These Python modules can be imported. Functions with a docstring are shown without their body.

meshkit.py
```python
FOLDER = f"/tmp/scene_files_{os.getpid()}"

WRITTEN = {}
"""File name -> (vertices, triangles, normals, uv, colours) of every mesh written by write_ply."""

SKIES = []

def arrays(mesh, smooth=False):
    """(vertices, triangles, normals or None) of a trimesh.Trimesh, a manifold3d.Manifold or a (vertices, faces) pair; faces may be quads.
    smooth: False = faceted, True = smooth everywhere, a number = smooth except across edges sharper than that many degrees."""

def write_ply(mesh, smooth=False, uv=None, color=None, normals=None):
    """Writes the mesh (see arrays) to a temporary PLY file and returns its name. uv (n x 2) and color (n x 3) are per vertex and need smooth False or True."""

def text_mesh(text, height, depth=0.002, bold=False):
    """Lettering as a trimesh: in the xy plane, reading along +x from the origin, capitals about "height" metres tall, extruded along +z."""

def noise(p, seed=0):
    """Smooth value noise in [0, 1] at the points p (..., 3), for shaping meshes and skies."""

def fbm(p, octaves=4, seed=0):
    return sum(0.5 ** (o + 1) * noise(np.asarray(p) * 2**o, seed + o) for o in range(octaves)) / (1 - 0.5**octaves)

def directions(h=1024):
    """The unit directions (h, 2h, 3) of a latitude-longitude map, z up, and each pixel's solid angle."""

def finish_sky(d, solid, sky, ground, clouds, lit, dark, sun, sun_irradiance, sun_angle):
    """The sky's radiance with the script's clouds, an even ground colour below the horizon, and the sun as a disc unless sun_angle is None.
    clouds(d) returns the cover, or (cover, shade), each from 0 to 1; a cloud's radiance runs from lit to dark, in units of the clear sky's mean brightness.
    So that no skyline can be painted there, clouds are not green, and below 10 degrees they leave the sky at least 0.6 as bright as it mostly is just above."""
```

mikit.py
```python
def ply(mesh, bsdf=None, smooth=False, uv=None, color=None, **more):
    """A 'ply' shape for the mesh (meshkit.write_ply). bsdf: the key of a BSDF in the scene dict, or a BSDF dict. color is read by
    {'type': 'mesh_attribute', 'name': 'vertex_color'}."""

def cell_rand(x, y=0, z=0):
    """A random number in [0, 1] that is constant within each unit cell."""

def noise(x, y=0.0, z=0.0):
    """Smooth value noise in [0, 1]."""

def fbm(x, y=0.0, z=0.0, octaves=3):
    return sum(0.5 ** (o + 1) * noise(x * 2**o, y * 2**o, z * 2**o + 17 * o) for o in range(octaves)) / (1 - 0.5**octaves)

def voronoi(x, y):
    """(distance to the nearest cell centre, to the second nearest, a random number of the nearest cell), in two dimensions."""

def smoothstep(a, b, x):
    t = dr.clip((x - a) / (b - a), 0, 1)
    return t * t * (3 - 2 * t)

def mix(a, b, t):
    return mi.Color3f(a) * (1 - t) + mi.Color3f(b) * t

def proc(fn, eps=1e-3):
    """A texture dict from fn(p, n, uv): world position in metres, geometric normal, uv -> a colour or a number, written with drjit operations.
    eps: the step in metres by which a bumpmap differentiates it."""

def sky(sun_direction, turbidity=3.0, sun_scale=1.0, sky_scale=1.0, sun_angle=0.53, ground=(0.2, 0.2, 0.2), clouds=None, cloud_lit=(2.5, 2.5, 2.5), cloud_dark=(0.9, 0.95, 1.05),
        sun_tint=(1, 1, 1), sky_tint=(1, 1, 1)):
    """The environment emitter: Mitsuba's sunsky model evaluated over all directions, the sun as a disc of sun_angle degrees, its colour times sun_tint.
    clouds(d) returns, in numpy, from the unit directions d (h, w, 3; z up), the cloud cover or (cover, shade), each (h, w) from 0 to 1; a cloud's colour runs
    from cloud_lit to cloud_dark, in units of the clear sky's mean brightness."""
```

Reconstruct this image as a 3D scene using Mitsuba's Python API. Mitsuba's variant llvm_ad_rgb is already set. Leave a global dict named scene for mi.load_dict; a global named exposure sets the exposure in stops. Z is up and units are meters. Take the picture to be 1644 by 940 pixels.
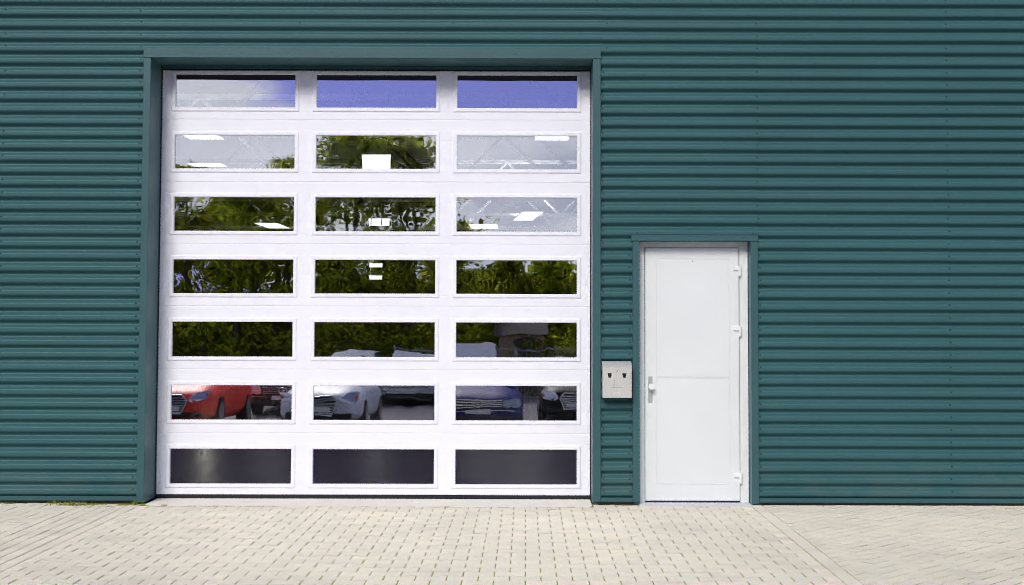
import math, random
import numpy as np, trimesh, manifold3d as m3, drjit as dr, mitsuba as mi, mikit, meshkit
from mikit import noise, fbm, smoothstep, mix, cell_rand
from mitsuba import ScalarTransform4f as T

# ------------------------------------------------------------------ camera, sky, exposure
scene, labels = {}, {}
PITCH, ROLL, F_PX, EYE, DIST = 0.0486, 0.0029, 2094.0, 1.65, 11.79
PPX, PPY = 844.0, 515.0 - F_PX * math.tan(PITCH)
_fw = np.array([0, math.cos(PITCH), math.sin(PITCH)])
_up0 = np.array([0, -math.sin(PITCH), math.cos(PITCH)])
_up = _up0 * math.cos(ROLL) + np.array([1, 0, 0]) * -math.sin(ROLL)
_eye = np.array([0, -DIST, EYE])
scene['camera'] = {'type': 'perspective', 'fov': 2 * math.degrees(math.atan(822.0 / F_PX)), 'fov_axis': 'x',
                   'principal_point_offset_x': (822.0 - PPX) / 1644.0, 'principal_point_offset_y': (470.0 - PPY) / 940.0,
                   'near_clip': 0.05, 'far_clip': 2000.0,
                   'to_world': T().look_at(origin=_eye.tolist(), target=(_eye + _fw).tolist(), up=_up.tolist())}


def sky_clouds(d):
    el = np.degrees(np.arcsin(np.clip(d[..., 2], -1, 1)))
    n = meshkit.fbm(d * np.array([3.0, 3.0, 9.0]) + np.array([16.3, 6.3, 29.06]), 5, seed=3)
    n2 = meshkit.fbm(d * np.array([9.0, 9.0, 20.0]) + 2.0, 4, seed=8)
    v = n + 0.25 * (n2 - 0.5)
    thr = 0.47
    cover = np.clip((v - thr) / 0.07, 0, 1)
    shade = np.clip(0.5 - (n2 - 0.47) * 3.0 - (n - 0.55) * 1.5, 0, 1)
    return cover, shade


scene['sky'] = mikit.sky((-0.24, -0.87, 0.66), turbidity=3.0, sun_scale=0.52, sun_angle=22.0, sky_scale=0.5, clouds=sky_clouds,
                         cloud_lit=(4.9, 5.1, 5.6), cloud_dark=(2.7, 3.0, 3.8), sky_tint=(0.60, 0.54, 1.22), sun_tint=(0.92, 1.10, 1.43))
scene['sky']['sampling_weight'] = 45.0
exposure = 2.07

# ------------------------------------------------------------------ helpers
R = random.Random(7)
rng = np.random.default_rng(5)
counts = {}


def numbered(key):
    n = counts.get(key, -1) + 1
    counts[key] = n
    return key if n == 0 else f'{key}_{n:03d}'


def put(key, mesh, bsdf, smooth=False, **more):
    key = numbered(key)
    scene[key] = mikit.ply(mesh, bsdf, smooth, **more)
    return key


def lab(key, label, category=None, group=None, kind=None):
    d = {}
    if label: d['label'] = label
    if category: d['category'] = category
    if group: d['group'] = group
    if kind: d['kind'] = kind
    labels[key] = d
    return key


def tm(man):
    m = man.to_mesh()
    return trimesh.Trimesh(np.array(m.vert_properties[:, :3]), np.array(m.tri_verts), process=False)


def cbox(x0, x1, y0, y1, z0, z1, c=0.003):
    c = min(c, (x1 - x0) / 2.01, (y1 - y0) / 2.01, (z1 - z0) / 2.01)
    p = []
    for x, sx in ((x0, 1), (x1, -1)):
        for y, sy in ((y0, 1), (y1, -1)):
            for z, sz in ((z0, 1), (z1, -1)):
                p += [(x, y + sy * c, z + sz * c), (x + sx * c, y, z + sz * c), (x + sx * c, y + sy * c, z)]
    return tm(m3.Manifold.hull_points(np.array(p)))


def hull(points):
    return tm(m3.Manifold.hull_points(np.asarray(points, float)))


def cat(ms):
    return trimesh.util.concatenate(list(ms))


def bar(a, b, r, n=6, r2=None):
    a, b = np.asarray(a, float), np.asarray(b, float)
    d = b - a
    L = np.linalg.norm(d)
    m = tm(m3.Manifold.cylinder(L, r, r if r2 is None else r2, n))
    return m.apply_transform(trimesh.geometry.align_vectors([0, 0, 1], d / L)).apply_translation(a)


def cyl(c, axis, r, h, n=24):
    axis = np.asarray(axis, float)
    return bar(np.asarray(c, float) - axis * h / 2, np.asarray(c, float) + axis * h / 2, r, n)


def ring(rect, loops):
    """Rectangular loops (offset outward, y) lofted into one another: a window frame in the xz plane."""
    x0, x1, z0, z1 = rect
    v, f = [], []
    for o, y in loops:
        v += [(x0 - o, y, z0 - o), (x1 + o, y, z0 - o), (x1 + o, y, z1 + o), (x0 - o, y, z1 + o)]
    for k in range(len(loops) - 1):
        for i in range(4):
            j = (i + 1) % 4
            f.append((4 * k + i, 4 * k + 4 + i, 4 * k + 4 + j, 4 * k + j))
    return np.array(v), np.array(f)


def grid(nx, nz, fn):
    u, w = np.meshgrid(np.linspace(0, 1, nx), np.linspace(0, 1, nz), indexing='ij')
    v = fn(u.ravel(), w.ravel())
    i, j = np.meshgrid(np.arange(nx - 1), np.arange(nz - 1), indexing='ij')
    a = (i * nz + j).ravel()
    return v, np.stack([a, a + nz, a + nz + 1, a + 1], 1)


# ------------------------------------------------------------------ materials
def mat(key, d, two=True):
    scene[key] = {'type': 'twosided', 'bsdf': d} if two else d
    return key


def rgb(*c):
    return {'type': 'rgb', 'value': list(c)}


def princ(color, rough=0.5, spec=0.5, metallic=0.0, **more):
    return {'type': 'principled', 'base_color': color if isinstance(color, dict) else rgb(*color), 'roughness': rough, 'specular': spec, 'metallic': metallic, **more}


def teal_color(p, n, uv):
    big = fbm(p.x * 0.9, p.y * 0.5, p.z * 0.9, 3)
    streak = fbm(p.x * 9.0, 0.0, p.z * 0.7, 3)
    fine = fbm(p.x * 60.0, p.y * 60.0, p.z * 60.0, 2)
    dust = smoothstep(0.55, 0.0, p.z) * smoothstep(0.3, 0.7, fbm(p.x * 5.0, 3.0, p.z * 6.0, 3))
    c = mi.Color3f(0.031, 0.101, 0.110) * (0.90 + 0.16 * big + 0.05 * (streak - 0.5) + 0.03 * (fine - 0.5))
    return mix(c, mi.Color3f(0.16, 0.16, 0.14), 0.14 * dust)


def teal_rough(p, n, uv):
    return 0.42 + 0.14 * fbm(p.x * 3.0, 1.0, p.z * 3.0, 3)


mat('teal', princ(mikit.proc(teal_color), mikit.proc(teal_rough), 0.3))
mat('teal_trim', princ(mikit.proc(lambda p, n, uv: mi.Color3f(0.032, 0.094, 0.104) * (0.92 + 0.16 * fbm(p.x * 2.0, p.y * 4.0, p.z * 2.0, 3))), 0.40, 0.42))
mat('screw_steel', princ((0.02, 0.05, 0.055), 0.4, 0.5))


def door_white(p, n, uv):
    g = fbm(p.x * 1.5, 0.0, p.z * 1.5, 3)
    s = fbm(p.x * 14.0, 0.0, p.z * 1.2, 3)
    low = smoothstep(0.5, 0.02, p.z) * smoothstep(0.45, 0.8, fbm(p.x * 7.0, 2.0, p.z * 9.0, 4))
    c = mi.Color3f(0.815, 0.815, 0.885) * (0.975 + 0.04 * g + 0.008 * (s - 0.5))
    return mix(c, mi.Color3f(0.42, 0.40, 0.36), 0.14 * low)


mat('gate_white', princ(mikit.proc(door_white), 0.38, 0.4))
mat('gate_frame', princ((0.815, 0.815, 0.885), 0.32, 0.45))
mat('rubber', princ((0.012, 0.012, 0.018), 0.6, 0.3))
mat('leaf_white', princ(mikit.proc(lambda p, n, uv: mi.Color3f(0.70, 0.725, 0.735) * (0.965 + 0.06 * fbm(p.x * 2.2, 5.0, p.z * 1.3, 3))), 0.4, 0.4))
mat('hinge_white', princ((0.76, 0.77, 0.78), 0.3, 0.5))
mat('satin_metal', princ((0.62, 0.62, 0.61), 0.38, 0.5, 0.75))
mat('box_metal', princ(mikit.proc(lambda p, n, uv: mi.Color3f(0.60, 0.585, 0.56) * (0.92 + 0.14 * fbm(p.x * 90.0, p.y * 9.0, p.z * 6.0, 3))), 0.42, 0.5, 0.35))
mat('dark_hole', princ((0.012, 0.012, 0.013), 0.7, 0.2))
mat('label_white', princ((0.74, 0.74, 0.72), 0.5, 0.3))
mat('engraved', princ((0.22, 0.215, 0.20), 0.6, 0.3))


def concrete(base, amp=0.12):
    def fn(p, n, uv):
        a = fbm(p.x * 3.0, p.y * 3.0, p.z * 3.0, 4)
        b = fbm(p.x * 55.0, p.y * 55.0, p.z * 55.0, 3)
        sp = smoothstep(0.66, 0.78, noise(p.x * 210.0, p.y * 210.0, p.z * 210.0))
        return mi.Color3f(*base) * (1.0 - amp + 2 * amp * (0.65 * a + 0.35 * b)) * (1.0 - 0.22 * sp)
    return mikit.proc(fn)


def paver_color(base):
    def fn(p, n, uv):
        big = fbm(p.x * 0.55 + 3.0, p.y * 0.7, 1.0, 4)
        mid = fbm(p.x * 5.0, p.y * 5.0, 4.0, 3)
        fine = fbm(p.x * 95.0, p.y * 95.0, 7.0, 3)
        grit = noise(p.x * 260.0, p.y * 260.0, 2.0)
        dirt = smoothstep(0.50, 0.72, fbm(p.x * 1.6, p.y * 3.2, 9.0, 4)) * 0.10
        wall = smoothstep(-0.75, 0.0, p.y) * 0.07
        c = mi.Color3f(*base) * (0.90 + 0.08 * big + 0.06 * mid + 0.08 * fine)
        c = c * (1.0 - 0.16 * smoothstep(0.72, 0.86, grit))
        return mix(c, mi.Color3f(0.24, 0.215, 0.17), dirt + wall)
    return mikit.proc(fn)


PAV = []
for i, b in enumerate([(0.590, 0.550, 0.455), (0.560, 0.522, 0.440), (0.605, 0.556, 0.458), (0.575, 0.543, 0.449)]):
    PAV.append(mat(f'paver_tone_{i}', {'type': 'bumpmap', 'arbitrary': {'type': 'proc', **{k: v for k, v in mikit.proc(lambda p, n, uv: 0.0011 * fbm(p.x * 120.0, p.y * 120.0, 0.0, 3)).items() if k != 'type'}}, 'bsdf': princ(paver_color(b), 0.85, 0.25)}, False))
PALE = mat('paver_pale', princ(concrete((0.64, 0.58, 0.49), 0.06), 0.85, 0.25))


def joint_color(p, n, uv):
    g = smoothstep(0.44, 0.62, fbm(p.x * 1.1 + 7.0, p.y * 1.5, 2.0, 4)) * smoothstep(0.25, 0.6, fbm(p.x * 17.0, p.y * 17.0, 5.0, 3))
    c = mix(mi.Color3f(0.20, 0.165, 0.085), mi.Color3f(0.215, 0.205, 0.014), g)
    return c * (0.7 + 0.6 * fbm(p.x * 60.0, p.y * 60.0, 3.0, 3))


mat('joint_soil', princ(mikit.proc(joint_color), 0.95, 0.1))
mat('plinth', princ(concrete((0.15, 0.135, 0.11), 0.3), 0.9, 0.2))
mat('sill_concrete', princ(concrete((0.60, 0.575, 0.52), 0.10), 0.8, 0.25))
mat('sill_grey', princ(concrete((0.46, 0.47, 0.49), 0.10), 0.7, 0.3))


def asphalt_color(p, n, uv):
    a = fbm(p.x * 0.35, p.y * 0.35, 0.0, 4)
    b = noise(p.x * 70.0, p.y * 70.0, 1.0)
    return mi.Color3f(0.135, 0.125, 0.140) * (0.75 + 0.5 * a + 0.3 * (b - 0.5))


mat('asphalt', princ(mikit.proc(asphalt_color), 0.8, 0.3))
mat('road_paint', princ((0.70, 0.69, 0.62), 0.7, 0.3))
mat('coated_glass', {'type': 'thindielectric', 'int_ior': 6.6, 'ext_ior': 1.0, 'specular_reflectance': rgb(0.96, 0.95, 1.0), 'specular_transmittance': rgb(0.92, 0.95, 0.95)}, False)
mat('clear_glass', {'type': 'thindielectric', 'int_ior': 1.46, 'ext_ior': 1.0, 'specular_reflectance': rgb(0.46, 0.43, 0.85)}, False)

# ------------------------------------------------------------------ ground
prof = [(60.0, -0.05), (-4.62, -0.05), (-4.63, -0.01), (-6.5, -0.07), (-9.0, -0.22), (-12.0, -0.44), (-15.0, -0.60), (-19.0, -0.72), (-26.0, -0.80), (-60.0, -0.85), (-400.0, -0.9)]


def yard_z(y):
    return float(np.interp(-y, [-p[0] for p in prof], [p[1] for p in prof]))


xs = [-300, -60, -20, -6, 6, 20, 60, 300]
v = [(x, y, z) for y, z in prof for x in xs]
n = len(xs)
f = [(r * n + c, (r + 1) * n + c, (r + 1) * n + c + 1, r * n + c + 1) for r in range(len(prof) - 1) for c in range(n - 1)]
lab(put('yard', (np.array(v, float), np.array(f)), 'asphalt'), 'dark grey asphalt yard in front of the hall', kind='structure')
v, f = grid(2, 2, lambda a, b: np.stack([-9 + 18 * a, -4.62 + 4.69 * b, 0 * a - 0.0046], 1))
lab(put('paving_bed', (v, f), 'joint_soil'), 'sandy and mossy joint bed between the paving stones', kind='structure')


def paver_mesh(poly, top=0.0, ch=0.004, depth=0.03, jitter=None):
    p = np.asarray(poly, float)
    nxt, prv = np.roll(p, -1, 0), np.roll(p, 1, 0)
    d1, d0 = nxt - p, p - prv
    d1 /= np.linalg.norm(d1, axis=1, keepdims=True)
    d0 /= np.linalg.norm(d0, axis=1, keepdims=True)
    n1, n0 = np.stack([-d1[:, 1], d1[:, 0]], 1), np.stack([-d0[:, 1], d0[:, 0]], 1)
    m = n1 + n0
    m /= np.linalg.norm(m, axis=1, keepdims=True)
    inner = p + m * (ch / np.maximum((m * n1).sum(1, keepdims=True), 0.4))
    k = len(p)
    c = p.mean(0)

    def lift(q, z):
        zz = np.full(len(q), z)
        if jitter is not None:
            zz = zz + jitter[0] + (q - c) @ np.array(jitter[1:])
        return np.column_stack([q, zz])
    V = np.vstack([lift(inner, top), lift(p, top - ch * 0.8), np.column_stack([p, np.full(k, top - depth)]), lift(c[None], top)])
    F = []
    for i in range(k):
        j = (i + 1) % k
        F += [(3 * k, i, j), (i, k + i, k + j), (i, k + j, j), (k + i, 2 * k + i, 2 * k + j), (k + i, 2 * k + j, k + j)]
    return trimesh.Trimesh(V, np.array(F), process=False)


def lay(structure, label, stones):
    """stones: list of (polygon, bsdf key). The 300 nearest in view are entries of their own, the rest is joined per tone."""
    base = structure
    v0 = np.vstack([np.asarray(s[0]) for s in stones])
    seen = []
    for i, (poly, b) in enumerate(stones):
        c = np.mean(poly, 0)
        inframe = c[1] > -3.85 and abs((c[0] + 0.05) / (c[1] + DIST)) < 0.405
        seen.append((0 if inframe else 1, c[1], i))
    seen.sort()
    top = {i for fl, _, i in seen[:300] if fl == 0}
    rest = {}
    for i, (poly, b) in enumerate(stones):
        j = (R.uniform(-0.0015, 0.0015), R.uniform(-0.012, 0.012), R.uniform(-0.012, 0.012))
        m = paver_mesh(poly, jitter=j)
        if i in top:
            put(f'{base}__paver', m, b)
        else:
            rest.setdefault(b, []).append(m)
    for b, ms in rest.items():
        lab(put(f'{base}__paver_field', cat(ms), b), None, kind='stuff')
    lab(base, label, kind='structure')


def tone():
    return R.choices(PAV, (5, 4, 2, 3))[0]


# interlocking double-T stones of the driveway
HS, ROW = 0.2017 / 2, 0.142
X_LEFT, X_RIGHT = -3.425, 2.021


def edge(x, sign):
    """Half height of a double-T stone at x from its middle: tall at both ends, waisted in the middle."""
    return sign * (ROW / 2 - 0.0028 + 0.0115 * x)


stones = []
jx = 0.0035
profx = [(-HS + jx, 1), (-0.066, 1), (-0.035, -1), (0.035, -1), (0.066, 1), (HS - jx, 1)]
rows = int(4.62 / ROW)
for r in range(rows):
    cy = -0.005 - ROW * (r + 0.5)
    off = 0 if r % 2 == 0 else HS
    k = 0
    x = X_LEFT + HS + off
    while x < X_RIGHT - HS + 0.02:
        if not (cy > -0.13 and -3.45 < x < 0.62):
            low = [(x + a, cy + edge(s, -1)) for a, s in profx]
            upp = [(x + a, cy + edge(s, 1)) for a, s in reversed(profx)]
            stones.append((low + upp, tone()))
        x += 2 * HS
    if off:                                            # half stones along both borders, paler
        for xa, xb, end in ((X_LEFT + jx, X_LEFT + HS - jx, 1), (X_RIGHT - HS + jx, X_RIGHT - jx, -1)):
            if cy > -0.13 and xa < 0.5: continue
            m = 0.5 * (xa + xb)
            if end > 0: q = [(xa, -1), (xa + 0.035, -1), (xa + 0.066, 1), (xb, 1)]
            else: q = [(xa, 1), (xb - 0.066, 1), (xb - 0.035, -1), (xb, -1)]
            stones.append(([(a, cy + edge(s, -1)) for a, s in q] + [(a, cy + edge(s, 1)) for a, s in reversed(q)], PALE if R.random() < 0.8 else PAV[2]))
lay('driveway', 'driveway of interlocking bone-shaped concrete stones in front of the gate', stones)

# soldier courses left of the driveway and the single course right of it
stones = []
for k in range(5):
    y = 0.04 - R.random() * 0.2
    xa, xb = X_LEFT - 0.103 * (k + 1) + 0.003, X_LEFT - 0.103 * k - 0.003
    while y > -4.6:
        y2 = y - 0.2045
        stones.append(([(xa, y2 + 0.0015), (xb, y2 + 0.0015), (xb, y - 0.0015), (xa, y - 0.0015)], tone()))
        y = y2
lay('border_strip', 'five running courses of narrow pavers left of the driveway', stones)
stones = []
y = 0.04
while y > -4.6:
    y2 = y - 0.2045
    stones.append(([(X_RIGHT + 0.003, y2 + 0.0015), (X_RIGHT + 0.105, y2 + 0.0015), (X_RIGHT + 0.105, y - 0.0015), (X_RIGHT + 0.003, y - 0.0015)], tone()))
    y = y2
lay('border_course', 'single course of pavers edging the driveway on the right', stones)


def clip_rect(poly, x0, x1, y0, y1):
    from shapely.geometry import Polygon, box
    g = Polygon(poly).intersection(box(x0, y0, x1, y1))
    if g.is_empty or g.geom_type != 'Polygon' or g.area < 0.0009: return None
    g = g.simplify(0.001)
    c = np.array(g.exterior.coords)[:-1]
    a = 0.5 * np.sum(c[:, 0] * np.roll(c[:, 1], -1) - c[:, 1] * np.roll(c[:, 0], -1))
    return (c if a > 0 else c[::-1]).tolist()


def herringbone(angle, w, oa, ob, rect, gap):
    ca, sa = math.cos(angle), math.sin(angle)
    out = []
    x0, x1, y0, y1 = rect
    cor = [(x * ca + y * sa, -x * sa + y * ca) for x in (x0, x1) for y in (y0, y1)]
    i0, i1 = int((min(c[0] for c in cor) - oa) / w) - 2, int((max(c[0] for c in cor) - oa) / w) + 2
    j0, j1 = int((min(c[1] for c in cor) - ob) / w) - 2, int((max(c[1] for c in cor) - ob) / w) + 2
    for i in range(i0, i1):
        for j in range(j0, j1):
            m = (i - j) % 4
            if m == 0: a, b, c, d = i, j, i + 2, j + 1
            elif m == 3: a, b, c, d = i, j, i + 1, j + 2
            else: continue
            q = [(oa + a * w + gap, ob + b * w + gap), (oa + c * w - gap, ob + b * w + gap), (oa + c * w - gap, ob + d * w - gap), (oa + a * w + gap, ob + d * w - gap)]
            q = [(u * ca - v_ * sa, u * sa + v_ * ca) for u, v_ in q]
            q = clip_rect(q, *[rect[k] for k in (0, 1, 2, 3)])
            if q: out.append((q, tone()))
    return out


lay('footpath', 'footpath of diagonal herringbone pavers right of the driveway', herringbone(math.pi / 4, 0.1085, 0.03, -3.779, (X_RIGHT + 0.111, 5.6, -4.6, 0.03), 0.0046))
lay('forecourt', 'herringbone block paving at the far left before the wall', herringbone(math.pi / 2, 0.1085, 0.02, 4.04, (-6.2, X_LEFT - 0.518, -4.6, 0.03), 0.0027))

# door sills
sill = tm(m3.Manifold.hull_points(np.array([(-3.40, -0.02, -0.002), (0.60, -0.02, -0.002), (-3.34, -0.115, -0.003), (0.575, -0.115, -0.003), (-3.40, 0.42, -0.002), (0.60, 0.42, -0.002),
                                            (-3.40, -0.02, -0.1), (0.60, -0.02, -0.1), (-3.34, -0.12, -0.1), (0.575, -0.12, -0.1), (-3.40, 0.42, -0.1), (0.60, 0.42, -0.1), (-3.34, -0.12, -0.008), (0.575, -0.12, -0.008)])))
lab(put('gate_threshold', sill, 'sill_concrete'), 'pale concrete threshold strip under the big white gate', kind='structure')
lab(put('door_threshold', cbox(1.022, 2.04, -0.075, 0.3, -0.1, 0.006, 0.006), 'sill_grey'), 'grey concrete threshold under the white side door', kind='structure')

# ------------------------------------------------------------------ the hall: cladding
PITCH_Z, Z_DARK = 0.1116, 4.522
GX0, GX1, GZ = -3.42, 0.607, 4.035
PX0, PX1, PZ = 1.030, 2.036, 2.378


def rib_y(z):
    knots = np.array([-0.81, -0.335, -0.24, 0.03, 0.19, 0.665])
    depth = np.array([0.008, 0.008, 0.044, 0.044, 0.008, 0.008])
    u = ((z - Z_DARK) / PITCH_Z + 0.5) % 1.0 - 0.5
    s = 0
    for o in np.linspace(-1, 1, 9):
        uu = u + o * 0.105
        uu = np.where(uu < -0.5, uu + 1, uu)
        uu = np.where(uu > 0.5, uu - 1, uu)
        s = s + np.interp(np.where(uu > 0.665, uu - 1, uu), knots, depth)
    return s / 9


def cladding(x0, x1, z0, z1, proud, seed):
    nz = int((z1 - z0) / PITCH_Z * 22) + 2
    nx = max(2, int((x1 - x0) / 0.22) + 1)

    def fn(a, b):
        x, z = x0 + (x1 - x0) * a, z0 + (z1 - z0) * b
        wob = (meshkit.fbm(np.stack([x * 1.3, z * 2.2, 0 * x + seed], 1), 3, seed) - 0.5) * 0.0045
        zw = z + (meshkit.noise(np.stack([x * 0.7, z * 9.0, 0 * x + seed], 1), seed + 3) - 0.5) * 0.0035
        return np.stack([x, rib_y(zw) + wob - proud, z], 1)
    return grid(nx, nz, fn)


W = 'hall'
sheets = [(-10.0, -3.439, 0.068, 6.6, 0.0), (-3.449, 0.694, 4.070, 6.6, 0.0016), (0.672, 0.966, 0.068, 6.6, 0.0), (0.96, 2.112, 2.425, 6.6, 0.0012), (2.090, 3.846, 0.068, 6.6, 0.0), (3.836, 9.0, 0.068, 6.6, 0.0014)]
for i, (a, b, c, d, pr) in enumerate(sheets):
    put(f'{W}__cladding_sheet', cladding(a, b, c, d, pr, 20 + i), 'teal', True)
lab(W, 'industrial hall with horizontally corrugated dark teal metal cladding', 'building')

# screws
crest = Z_DARK - 0.40 * PITCH_Z
scr = []
hexm = cat([tm(m3.Manifold.cylinder(0.0018, 0.0085, 0.0085, 10)), tm(m3.Manifold.cylinder(0.0065, 0.0052, 0.0042, 6)).apply_translation([0, 0, 0.0018])])
hexm.apply_transform(trimesh.transformations.rotation_matrix(math.pi / 2, [1, 0, 0]))


def screw(x, z, y=0.0075):
    scr.append(hexm.copy().apply_translation([x + R.uniform(-0.006, 0.006), y, z + R.uniform(-0.004, 0.004)]))


for x, z0, z1, step, prob in ((-4.757, 0.1, 5, 1, 0.72), (-3.522, 0.1, 5, 1, 1), (-2.07, 4.15, 5, 2, 1), (-0.67, 4.15, 5, 2, 1), (0.73, 4.1, 5, 2, 1), (2.105, 2.5, 5, 1, 0.7), (3.833, 0.1, 5, 1, 0.95),
                              (0.699, 0.1, 4.0, 1, 1), (0.943, 0.1, 2.35, 1, 1), (2.117, 0.1, 2.35, 1, 1), (-6.3, 0.1, 5, 1, 0.8), (5.6, 0.1, 5, 1, 0.8)):
    k = 0
    for i in range(-6, 45):
        z = crest - i * PITCH_Z
        if z0 < z < z1:
            k += 1
            if k % step == 0 and R.random() < prob: screw(x, z)
for x in (-3.42, -2.6, -1.78, -0.95, -0.1, 0.55): screw(x, 4.088)
for x in (1.01, 2.06): screw(x, 2.446)
lab(put(f'{W}__screw', cat(scr), 'screw_steel'), 'small dark cladding screws in vertical rows', kind='stuff')

# flashings
def fl(*a, c=0.003):
    return put(f'{W}__flashing', cbox(*a, c), 'teal_trim')


fl(-3.495, 0.684, -0.012, 0.012, 4.035, 4.062)                 # header nose over the gate
fl(-3.490, 0.680, 0.004, 0.0065, 4.062, 4.126, c=0.001)        # upstand behind it
fl(-3.486, GX0, -0.008, 0.010, 0.012, 4.033)                   # left upright
fl(GX1, 0.679, -0.008, 0.010, 0.026, 4.033)                    # right upright
fl(-10.0, -3.488, -0.009, 0.050, 0.026, 0.064)                 # base flashing left
fl(0.681, 0.966, -0.007, 0.050, 0.026, 0.064)
fl(2.103, 9.0, -0.009, 0.050, 0.026, 0.064)
fl(0.955, 2.105, -0.014, 0.012, PZ - 0.005, 2.412)             # header nose of the side door
fl(0.966, PX0, -0.006, 0.010, 0.026, PZ - 0.007)
fl(PX1, 2.101, -0.006, 0.010, 0.012, PZ - 0.007)
fl(0.957, 2.103, 0.003, 0.0055, 2.412, 2.428, c=0.001)
# reveals
put(f'{W}__reveal', cbox(GX0 - 0.05, GX0 - 0.001, 0.010, 0.372, 0.006, 4.03), 'teal_trim')
put(f'{W}__reveal', cbox(GX1 + 0.001, GX1 + 0.05, 0.010, 0.372, 0.006, 4.03), 'teal_trim')
put(f'{W}__reveal', cbox(GX0, GX1, 0.012, 0.372, 4.036, 4.07), 'teal_trim')
put(f'{W}__reveal', cbox(PX0 - 0.05, PX0 - 0.0005, 0.010, 0.30, 0.006, PZ), 'teal_trim')
put(f'{W}__reveal', cbox(PX1 + 0.0005, PX1 + 0.05, 0.010, 0.30, 0.006, PZ), 'teal_trim')
put(f'{W}__reveal', cbox(PX0, PX1, 0.012, 0.30, PZ, PZ + 0.03), 'teal_trim')
tab = cat([bar((GX0 - 0.001 + 0.004, 0.03, 4.032), (GX0 + 0.004, 0.36, 4.032), 0.005, 6)])
put(f'{W}__corner_bead', tab, 'teal_trim', True)
# plinth below the base flashing
for a, b in ((-10.0, -3.49), (0.66, 1.02), (2.06, 9.0)):
    put(f'{W}__plinth', cbox(a, b, 0.052, 0.09, -0.1, 0.062), 'plinth')
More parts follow.
